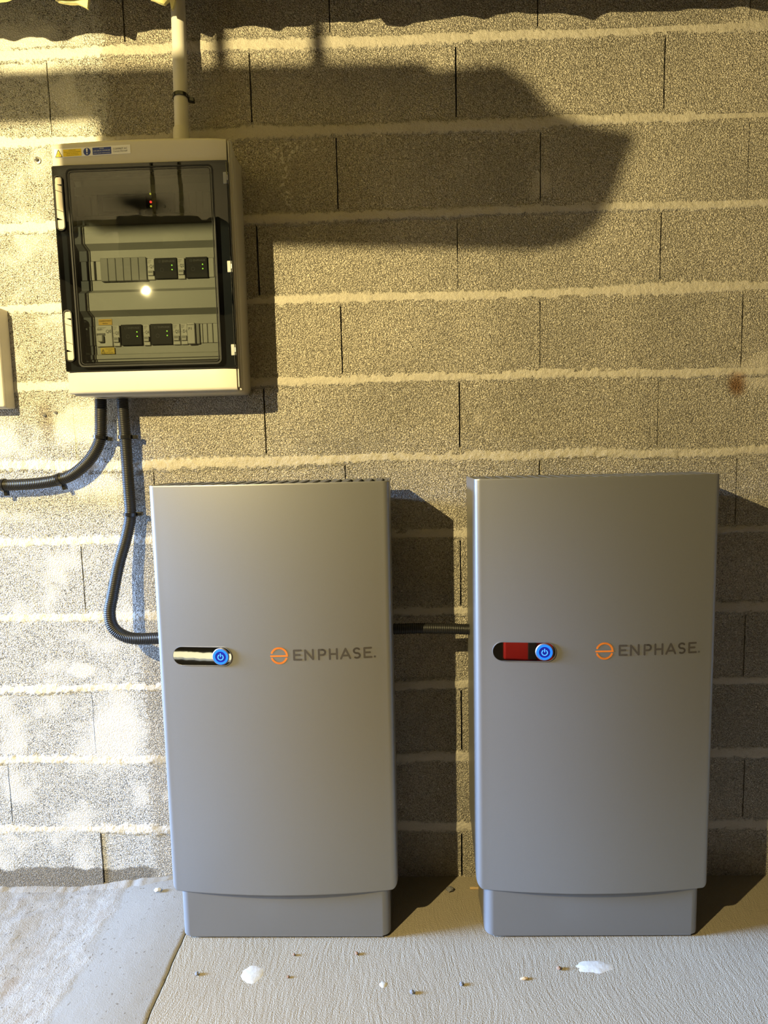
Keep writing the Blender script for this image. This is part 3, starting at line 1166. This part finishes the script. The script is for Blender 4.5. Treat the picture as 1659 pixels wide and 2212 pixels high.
# two pill-shaped latches with cream bars
for z0, z1 in ((1.6955, 1.8135), (1.3990, 1.5143)):
    x0, x1 = -.9235, -.9065
    lt = obj('latch', ring_prism(new(), rrect(x0 - .002, x1 + .002, z0 - .002, z1 + .002, .0100, 6), rrect(x0 + .0005, x1 - .0005, z0 + .0005, z1 - .0005, .0078, 6), -.1375, -.130), M['blackgl'], door)
    h = z1 - z0
    for a, b, s, sk in ((.02, .185, 0, .0), (.19, .34, .004, 1), (.35, .70, 0, 1), (.71, .82, -.003, 1), (.85, .98, 0, 0)):
        sl = .0045 if sk else 0
        poly = [(x0 + .001, z0 + a * h + sl), (x1 - .001, z0 + a * h - sl * .3), (x1 - .001, z0 + b * h - sl * .3), (x0 + .001, z0 + b * h + sl)]
        obj('latch_bar', prism(new(), poly, -.1355 - (.001 if sk else 0), -.1345), M['latch'], lt)
# hinges
for z in (1.7981, 1.6033, 1.4152):
    hb = obj('hinge', bx(new(), -.5355, -.5235, -.1352, -.128, z - .013, z + .013, .0015), M['module'], door)
    obj('hinge_pin', bx(new(), -.5268, -.5232, -.1368, -.130, z - .006, z + .006, .001), M['steel'], hb)
obj('hinge_rod', sweep(new(), [Vector((-.5262, -.1345, 1.38)), Vector((-.5262, -.1345, 1.832))], .0016, 10), M['glass_dark'], door)

# warning strip on the top band
ys = -PD - .0006
SX0, SX1, SZ0, SZ1 = -.9215, -.7460, 1.8555, 1.8745
st = obj('warning_strip', bx(new(), SX0, SX1, ys, -PD + .0005, SZ0, SZ1), M['white'], top_band)
for v in st.data.vertices:
    v.co.z += .0045 * (v.co.x + panel.location.x - SX0) / (SX1 - SX0)


def slope(bm):
    for v in bm.verts:
        v.co.z += .0045 * (v.co.x - SX0) / (SX1 - SX0)
    return bm


yy = ys - .0003
bm = new()
prism(bm, [(-.9195, 1.8567), (-.9040, 1.8567), (-.9118, 1.8722)], yy, ys + .0002)
obj('warning_triangle', slope(bm), M['yellow'], top_band)
bm = new()
stroke(bm, [(-.9195, 1.8567), (-.9040, 1.8567), (-.9118, 1.8722), (-.9195, 1.8567)], .0012, yy - .0003, 8)
stroke(bm, arc(-.9118, 1.8618, .0021, 0, 360, 12), .0007, yy - .0003, 6)
for k in range(6):
    a = PI * k / 3
    stroke(bm, [(-.9118 + .0030 * math.cos(a), 1.8618 + .0030 * math.sin(a)), (-.9118 + .0036 * math.cos(a), 1.8618 + .0036 * math.sin(a))], .0005, yy - .0003, 6)
obj('triangle_print', slope(bm), M['ink'], top_band)
obj('yellow_field', slope(prism(new(), [(-.9012, 1.8570), (-.8590, 1.8570), (-.8590, 1.8722), (-.9012, 1.8722)], yy, ys + .0002)), M['yellow'], top_band)
bm = text_bm('ATTENTION', -.8801, 1.8691, .0020, yy - .0003, width=.016, align='CENTER')
bm = merge(bm, text_bm('Présence de deux sources de tension', -.8801, 1.8656, .0018, yy - .0003, width=.038, align='CENTER'),
           text_bm('- Réseau de distribution', -.8801, 1.8622, .0018, yy - .0003, width=.028, align='CENTER'),
           text_bm('- Panneaux photovoltaïques', -.8801, 1.8588, .0018, yy - .0003, width=.030, align='CENTER'))
obj('lettering', slope(bm), M['ink'], top_band)
obj('blue_disc', slope(prism(new(), circle(-.8460, 1.8647, .0083, 28), yy, ys + .0002)), M['blue'], top_band)
bm = new()
prism(bm, [(-.8470, 1.8632), (-.8450, 1.8632), (-.8440, 1.8708), (-.8450, 1.8716), (-.8470, 1.8716), (-.8480, 1.8708)], yy - .0004, yy)
prism(bm, circle(-.8460, 1.8602, .0015, 12), yy - .0004, yy)
obj('exclamation_mark', slope(bm), M['inkw'], top_band)
obj('blue_field', slope(prism(new(), [(-.8330, 1.8572), (-.7900, 1.8572), (-.7900, 1.8722), (-.8330, 1.8722)], yy, ys + .0002)), M['blue'], top_band)
bm = text_bm('ISOLER', -.8115, 1.8686, .0024, yy - .0003, align='CENTER')
bm = merge(bm, text_bm('LES DEUX SOURCES', -.8115, 1.8638, .0027, yy - .0003, width=.038, align='CENTER'),
           text_bm('avant toute intervention', -.8115, 1.8592, .0022, yy - .0003, width=.038, align='CENTER'))
obj('lettering', slope(bm), M['inkw'], top_band)
bm = text_bm('COFFRET AC', -.7690, 1.8652, .0040, yy - .0003, width=.033, align='CENTER')
bm = merge(bm, text_bm('Courant Alternatif', -.7690, 1.8602, .0034, yy - .0003, width=.033, align='CENTER'))
obj('lettering', slope(bm), M['ink'], top_band)

# ------------------------------------------------------------------ conduits, ties
HP = .0046


def hose(name, pts, r, label):
    path = catmull(pts, HP / 4)
    prof = [1.0, .985, .86, .985]
    rad = [r * prof[i % 4] for i in range(len(path))]
    o = obj(name, sweep(new(), path, rad, 18), M['hose'], None, smooth=180)
    return tag(o, label, 'conduit')


def P3(seq, y):
    return [Vector((x, y, z)) for x, z in seq]


R_H = .0148
hose('corrugated_conduit', P3([(-.899, 1.3185), (-.902, 1.2744), (-.9069, 1.2221), (-.9224, 1.1873), (-.9486, 1.1561), (-.9866, 1.1286), (-1.0211, 1.1175), (-1.0662, 1.1101), (-1.1269, 1.1066), (-1.1753, 1.1064), (-1.30, 1.1056), (-1.55, 1.105), (-1.9, 1.105), (-2.3, 1.105)], -.034), R_H,
     'black corrugated conduit curving from the panel to the left edge')
hose('corrugated_conduit', P3([(-.8442, 1.3185), (-.844, 1.273), (-.8427, 1.2206), (-.8421, 1.1562), (-.8419, 1.0852), (-.8423, 1.0232)], -.034) +
     [Vector(p) for p in ((-.8505, -.046, .9679), (-.8660, -.066, .8999), (-.8765, -.090, .8236), (-.8813, -.100, .7823), (-.8741, -.104, .7501), (-.8520, -.105, .7282), (-.8173, -.106, .7182), (-.7584, -.106, .7185), (-.7205, -.106, .7185))], R_H,
     'black corrugated conduit hanging from the panel into the left cabinet')
hose('corrugated_conduit', [Vector(p) for p in ((-.182, -.100, .7312), (-.1418, -.100, .7318), (-.1018, -.100, .7322), (-.0444, -.098, .7303), (.0299, -.098, .7265))], R_H * .93,
     'short black corrugated conduit linking the two battery cabinets')


def tie(p, d, r, head_dir, label):
    """cable tie: band round the conduit, head at its side"""
    p, d = Vector(p), Vector(d).normalized()
    t = thing('cable_tie', label, 'cable tie', p)
    bm = new()
    prev = None
    side = Vector((0, 1, 0)).cross(d).normalized()
    up = d.cross(side)
    n = 24
    rings = []
    for i in range(n):
        a = 2 * PI * i / n
        e = side * math.cos(a) + up * math.sin(a)
        rings.append([bm.verts.new(p + e * rr + d * w) for rr, w in ((r, -.0042), (r + .0022, -.0042), (r + .0022, .0042), (r, .0042))])
    for i in range(n):
        a, b = rings[i], rings[(i + 1) % n]
        for k in range(4):
            bm.faces.new((a[k], a[(k + 1) % 4], b[(k + 1) % 4], b[k]))
    obj('band', bm, M['blackgl'], t, smooth=40)
    h = Vector(head_dir).normalized()
    c = p + h * (r + .006) + Vector((0, .008, 0))
    bm = bx(new(), -.0075, .0075, -.006, .006, -.0050, .0050, .0015)
    q = h.cross(Vector((0, 1, 0))).normalized()
    for v in bm.verts:
        v.co = c + h * v.co.x + Vector((0, 1, 0)) * v.co.y + q * v.co.z
    obj('head', bm, M['blackgl'], t)
    return t


tie((-.9067, -.034, 1.2235), (.12, 0, 1), R_H, (1, 0, -.25), 'black cable tie on the left-hand conduit just below the panel')
tie((-.8428, -.034, 1.2215), (-.02, 0, 1), R_H, (1, 0, 0), 'black cable tie on the right-hand conduit just below the panel')
tie((-1.0190, -.034, 1.1180), (1, 0, .28), R_H, (.30, 0, -1), 'black cable tie where the left-hand conduit levels out')
tie((-1.1660, -.034, 1.1064), (1, 0, 0), R_H, (0, 0, -1), 'black cable tie on the conduit at the left edge of the photo')
tie((-.8424, -.0345, 1.0245), (.05, 0, 1), R_H, (1, 0, 0), 'black cable tie on the hanging conduit beside the left cabinet top')

pipe = thing('rigid_conduit', 'pale rigid plastic conduit rising from the panel top to the ceiling', 'conduit', (-.652, -.045, 1.89))
path = [Vector((-.6545 + .0105 * (z - 1.89) / .45, -.045, z)) for z in [1.885 + .02 * i for i in range(24)]]
obj('tube', sweep(new(), path, .0165, 28), M['pvc'], pipe, smooth=40)
obj('socket', sweep(new(), [Vector((-.6548, -.045, z)) for z in (1.882, 1.940, 1.948, 1.952)], [.0192, .0190, .0182, .0168], 28), M['pvc'], pipe, smooth=40)
tie((-.6515, -.045, 2.021), (-.04, .12, 1), .0168, (1, 0, -.12), 'black cable tie round the pale rigid conduit above the panel')

# ------------------------------------------------------------------ small things on the wall
wb = thing('junction_box', 'cream plastic box on the wall cut off by the left edge', 'box', (-1.25, 0, 1.301))
obj('box_body', bx(new(), -1.37, -1.139, -.042, 0, 1.301, 1.55, .004), M['cream_base'], wb)
obj('box_lid', bx(new(), -1.366, -1.1365, -.052, -.040, 1.3035, 1.5475, .004), M['cream'], wb)

an = thing('wall_anchor', 'grey bolt stub in the whitewashed wall left of the panel', 'bolt', (-1.0324, 0, 1.910))
obj('washer', lathe_y(new(), -1.0324, 1.910, [(.0085, .004), (.0085, -.0035), (.0055, -.0042)], 14), M['steel'], an)
obj('bolt', lathe_y(new(), -1.0324, 1.910, [(.0042, -.003), (.0042, -.013), (.0028, -.0145)], 6), M['steel'], an)
for x, z, lab in ((-1.0642, 1.2835, 'small grey screw on the brown stain below the panel, left of the pair'), (-1.0345, 1.2899, 'small grey screw right of the brown stain below the panel')):
    s = thing('screw', lab, 'screw', (x, 0, z))
    obj('screw_head', lathe_y(new(), x, z, [(.0042, .003), (.0042, -.0022), (.0026, -.0036)], 12), M['steel'], s)
    bm = bx(new(), x - .0024, x + .0024, -.0041, -.0030, z - .0005, z + .0005)
    bx(bm, x - .0005, x + .0005, -.0041, -.0030, z - .0024, z + .0024)
    obj('cross_slot', bm, M['ink'], s)

# ------------------------------------------------------------------ ceiling insulation with a torn edge
prof_w = [(-1.5, 2.19), (-1.104, 2.197), (-1.07, 2.189), (-1.035, 2.197), (-1.00, 2.195), (-.972, 2.185), (-.943, 2.186), (-.915, 2.195), (-.886, 2.200), (-.85, 2.199), (-.806, 2.196), (-.76, 2.198), (-.715, 2.203), (-.681, 2.203), (-.613, 2.200), (-.59, 2.203), (-.557, 2.200), (-.534, 2.197), (-.506, 2.202), (-.483, 2.203), (-.45, 2.197), (-.42, 2.188), (-.40, 2.197), (-.354, 2.196), (-.32, 2.205), (-.297, 2.202), (-.264, 2.203), (-.23, 2.200), (-.197, 2.205), (-.170, 2.207), (-.158, 2.189), (-.119, 2.186), (-.086, 2.194), (-.041, 2.199), (.026, 2.205), (.058, 2.201), (.075, 2.195), (.114, 2.205), (.147, 2.208), (.202, 2.202), (.246, 2.202), (.30, 2.194), (.339, 2.183), (.355, 2.205), (.388, 2.199), (.442, 2.197), (.53, 2.195), (.563, 2.200), (.64, 2.196), (.682, 2.200), (.745, 2.188), (.9, 2.195), (1.4, 2.19)]
YE = -.170
fE = (YE - LAMP.y) / (0 - LAMP.y)
edge = [(LAMP.x + (x - LAMP.x) * fE, LAMP.z + (z - LAMP.z) * fE) for x, z in prof_w]


def edge_z(x):
    for (a, za), (b, zb_) in zip(edge, edge[1:]):
        if a <= x <= b:
            t = (x - a) / (b - a)
            t2 = t * t * (3 - 2 * t)
            return za + (zb_ - za) * t2
    return edge[0][1] if x < edge[0][0] else edge[-1][1]


ins = thing('insulation', 'torn yellow foam insulation hanging along the ceiling edge', 'insulation', (-.2, -.3, ZC - .003))
bm = new()
prev = None
N = 420
for i in range(N + 1):
    x = -1.6 + 2.9 * i / N
    e = edge_z(x) + .0010 * noise.noise((x * 80, 1, 1))
    lump = .016 * noise.noise((x * 12, 2, 2)) + .008 * noise.noise((x * 37, 5, 2))
    pts = [(YE + .012, ZC - .003), (YE + .010, e + .03), (YE + .003, e + .006), (YE, e), (YE - .012, e + .006), (YE - .05, e + .015 + lump), (-.30, 2.215 + lump), (-.45, 2.23 - lump), (-.55, 2.26), (-.60, ZC - .003)]
    rowv = [bm.verts.new((x, y + .004 * noise.noise((x * 30, z * 20, y * 9)), z)) for y, z in pts]
    if prev:
        for k in range(len(pts) - 1):
            bm.faces.new((prev[k], prev[k + 1], rowv[k + 1], rowv[k]))
    prev = rowv
obj('foam_layer', bm, M['foam'], ins, smooth=60)
for poly in ([(-0.9074, 2.2161), (-0.8913, 2.1831), (-0.8690, 2.1747), (-0.8400, 2.1726), (-0.8179, 2.1622), (-0.8135, 2.1801), (-0.8081, 2.2122)],
             [(-0.6823, 2.2072), (-0.6771, 2.1749), (-0.6569, 2.1665), (-0.6458, 2.1632), (-0.6349, 2.1732), (-0.6269, 2.2051)],
             [(-0.6371, 2.2055), (-0.6331, 2.1675), (-0.6309, 2.1531), (-0.6277, 2.1540), (-0.6217, 2.1689), (-0.6145, 2.2046)]):
    bm = prism(new(), poly, -.144, -.136)
    bmesh.ops.subdivide_edges(bm, edges=bm.edges, cuts=2)
    for v in bm.verts:
        v.co += Vector((0, .003 * noise.noise(v.co * 40), .002 * noise.noise(v.co * 90)))
    obj('torn_flap', bm, M['foam'], ins)

# ------------------------------------------------------------------ garage door opener (casts the big shadow) and the bulb
YO = -1.0
fO = (YO - LAMP.y) / (0 - LAMP.y)


def sh(x, z):
    return (LAMP.x + (x - LAMP.x) * fO, LAMP.z + (z - LAMP.z) * fO)


op = thing('door_opener', 'dark garage door opener hung from the ceiling in front of the wall', 'door opener', (-.9, YO, 1.84))
body = [sh(*p) for p in ((-.846, 1.700), (-.5, 1.704), (-.2, 1.690), (.10, 1.676), (.19, 1.690), (.245, 1.735), (.275, 1.79), (.325, 1.925), (.20, 1.955), (.13, 1.99), (.085, 2.045), (.02, 2.085), (-.05, 2.085), (-.07, 2.065), (-.12, 2.065), (-.15, 2.098), (-.60, 2.108), (-.846, 2.110))]
bm = prism(new(), body, YO - .05, YO + .05)
b_ = obj('motor_housing', bm, M['opener'], op)
mod = b_.modifiers.new('edge', 'BEVEL')
mod.width = .003
mod.segments = 2
zr0, zr1 = sh(0, 2.000)[1], sh(0, 2.118)[1]
obj('drive_rail', bx(new(), XL + .04, sh(-.84, 2)[0], YO - .018, YO + .018, zr0, zr1, .003), M['steel'], op)
for xs in (-.563, -.325):
    xo = sh(xs, 2)[0]
    obj('hanger_strap', bx(new(), xo - .007, xo + .007, YO - .002, YO + .002, sh(0, 2.09)[1], ZC), M['steel'], op)
obj('type_label', bx(new(), -.98, -.90, YO + .050, YO + .0508, 1.92, 1.96), M['screen'], b_)

lb = thing('pendant_bulb', 'warm bulb hanging on its cord left of the camera', 'lamp', tuple(LAMP))
bm = sweep(new(), [LAMP + Vector((0, 0, z)) for z in (.020, .030, .055, .075, .085)], [.011, .014, .017, .017, .008], 16)
obj('lamp_holder', bm, M['black'], lb, smooth=40)
obj('cord', sweep(new(), [LAMP + Vector((0, 0, z)) for z in (.08, .2, ZC - LAMP.z)], .0028, 8), M['black'], lb)

# ------------------------------------------------------------------ things on the floor
def splat(name, cx, cy, rx, ry, h, seed, label, m):
    bm = new()
    n = 28
    c0 = bm.verts.new((cx, cy, h))
    r1, r2 = [], []
    for i in range(n):
        a = 2 * PI * i / n
        k = 1 + .28 * noise.noise((math.cos(a) * 2 + seed, math.sin(a) * 2, seed))
        r1.append(bm.verts.new((cx + rx * .75 * k * math.cos(a), cy + ry * .75 * k * math.sin(a), h * (.8 + .4 * noise.noise((a * 3, seed, 1))))))
        r2.append(bm.verts.new((cx + rx * k * math.cos(a), cy + ry * k * math.sin(a), 0)))
    for i in range(n):
        j = (i + 1) % n
        bm.faces.new((c0, r1[i], r1[j]))
        bm.faces.new((r1[i], r2[i], r2[j], r1[j]))
    return tag(obj(name, bm, M[m], None, smooth=60), label, 'plaster spot')


splat('plaster_spot', -.504, -.322, .025, .024, .0016, 3, 'roundish white plaster spot on the floor before the left cabinet', 'chalk')
splat('plaster_spot', .270, -.302, .040, .017, .0018, 8, 'long white plaster smear on the floor before the right cabinet', 'chalk')
splat('plaster_spot', -.207, -.349, .008, .008, .0012, 5, 'tiny white plaster dot on the floor between the two cabinets', 'chalk')


def pebble(x, y, r, seed, label, m, flat=.6, z=0.0, stretch=1.0, rot=0.0):
    bm = new()
    bmesh.ops.create_icosphere(bm, subdivisions=1, radius=1)
    for v in bm.verts:
        v.co = v.co * (1 + .35 * noise.noise(v.co * 1.7 + Vector((seed, 0, 0))))
        v.co = Vector((v.co.x * r * stretch, v.co.y * r, v.co.z * r * flat))
    zmin = min(v.co.z for v in bm.verts)
    for v in bm.verts:
        xx, y_ = v.co.x, v.co.y
        v.co = Vector((x + xx * math.cos(rot) - y_ * math.sin(rot), y + xx * math.sin(rot) + y_ * math.cos(rot), v.co.z - zmin + z))
    return tag(obj('grit', bm, M[m], None), label, 'debris', 'grit on the floor')


pebble(-.630, -.323, .0048, 1, 'dark blue-grey grit left of the round plaster spot', 'stone')
pebble(-.418, -.269, .0040, 2, 'brown grit just before the left cabinet base, near its middle', 'rustbit')
pebble(-.271, -.266, .0050, 3, 'brown grit just before the left cabinet base, near its right end', 'rustbit')
pebble(.189, -.308, .0052, 4, 'dark grit left of the long plaster smear', 'rustbit')
pebble(-.143, -.371, .0060, 5, 'dark grey grit on the floor between the cabinets, nearest the camera', 'stone')
pebble(-.034, -.349, .0048, 6, 'grey grit on the floor left of the yellow chip', 'stone')
pebble(.106, -.335, .0045, 7, 'small yellow chip on the floor before the right cabinet', 'wood', .5, 0, 2.2, .2)
pebble(-.036, -.057, .0090, 8, 'mortar crumb on the shaded floor between the cabinets', 'stone', .6, 0, 1.3)
pebble(-.826, -.050, .0085, 9, 'pale mortar crumb by the wall left of the left cabinet', 'chalk', .6, -.002, 1.4)
pebble(-.421, -.330, .0036, 10, 'small brown grit right of the round plaster spot', 'rustbit')
chip = obj('wood_chip', bx(new(), .018, .046, -.052, -.046, 0, .005, .0012, 1), M['wood'])
tag(chip, 'orange wood splinter on the floor beside the right cabinet base', 'wood chip')

# stand-ins added behind the camera to shape the mirror window reflections
tag(obj('reflection_mat', bx(new(), -2.3, -1.15, -2.9, -1.9, -.032, -.022, .003), M['mat']), 'black mat added behind the camera by the garage door to darken the mirror reflection', 'mat')
tag(obj('reflection_mat', bx(new(), -.45, .95, -2.95, -1.9, 0, .008, .003), M['mat']), 'black mat added behind the camera under the red tool box to darken the mirror reflection', 'mat')
tb = thing('reflection_tool_box', 'red tool box with black handle added behind the camera for the mirror reflection', 'tool box', (.26, -2.33, .008))
obj('box_body', bx(new(), .07, .50, -2.44, -2.20, .008, .20, .012), M['redp'], tb)
obj('box_lid', bx(new(), .065, .505, -2.445, -2.195, .203, .26, .015), M['redp'], tb)
obj('handle', sweep(new(), catmull([(.19, -2.32, .255), (.20, -2.32, .31), (.28, -2.32, .325), (.37, -2.32, .31), (.38, -2.32, .255)], .01), .012, 10), M['black'], tb)
obj('front_clasp', bx(new(), .20, .245, -2.20, -2.188, .02, .235, .003), M['black'], tb)
obj('front_clasp', bx(new(), .33, .36, -2.20, -2.188, .02, .235, .003), M['black'], tb)
n = 60
up = [(-2.2 + .85 * i / n, -2.175 + .018 * noise.noise((i * .35, 1, 1)) + .008 * noise.noise((i * 1.3, 1, 1))) for i in range(n + 1)]
lo = [(-2.2 + .85 * i / n, -2.275 + .014 * noise.noise((i * .4, 7, 1)) + .008 * noise.noise((i * 1.2, 4, 1))) for i in range(n, -1, -1)]
pbm = new()
va = [pbm.verts.new((x, y, -.022)) for x, y in up + lo]
vb = [pbm.verts.new((x, y, -.010)) for x, y in up + lo]
pbm.faces.new(va[::-1])
pbm.faces.new(vb)
for i in range(len(va)):
    j = (i + 1) % len(va)
    pbm.faces.new((va[i], va[j], vb[j], vb[i]))
tag(obj('reflection_strip', pbm, M['polyst']), 'torn bluish-white strip added behind the camera for a pale mirror reflection', 'board')
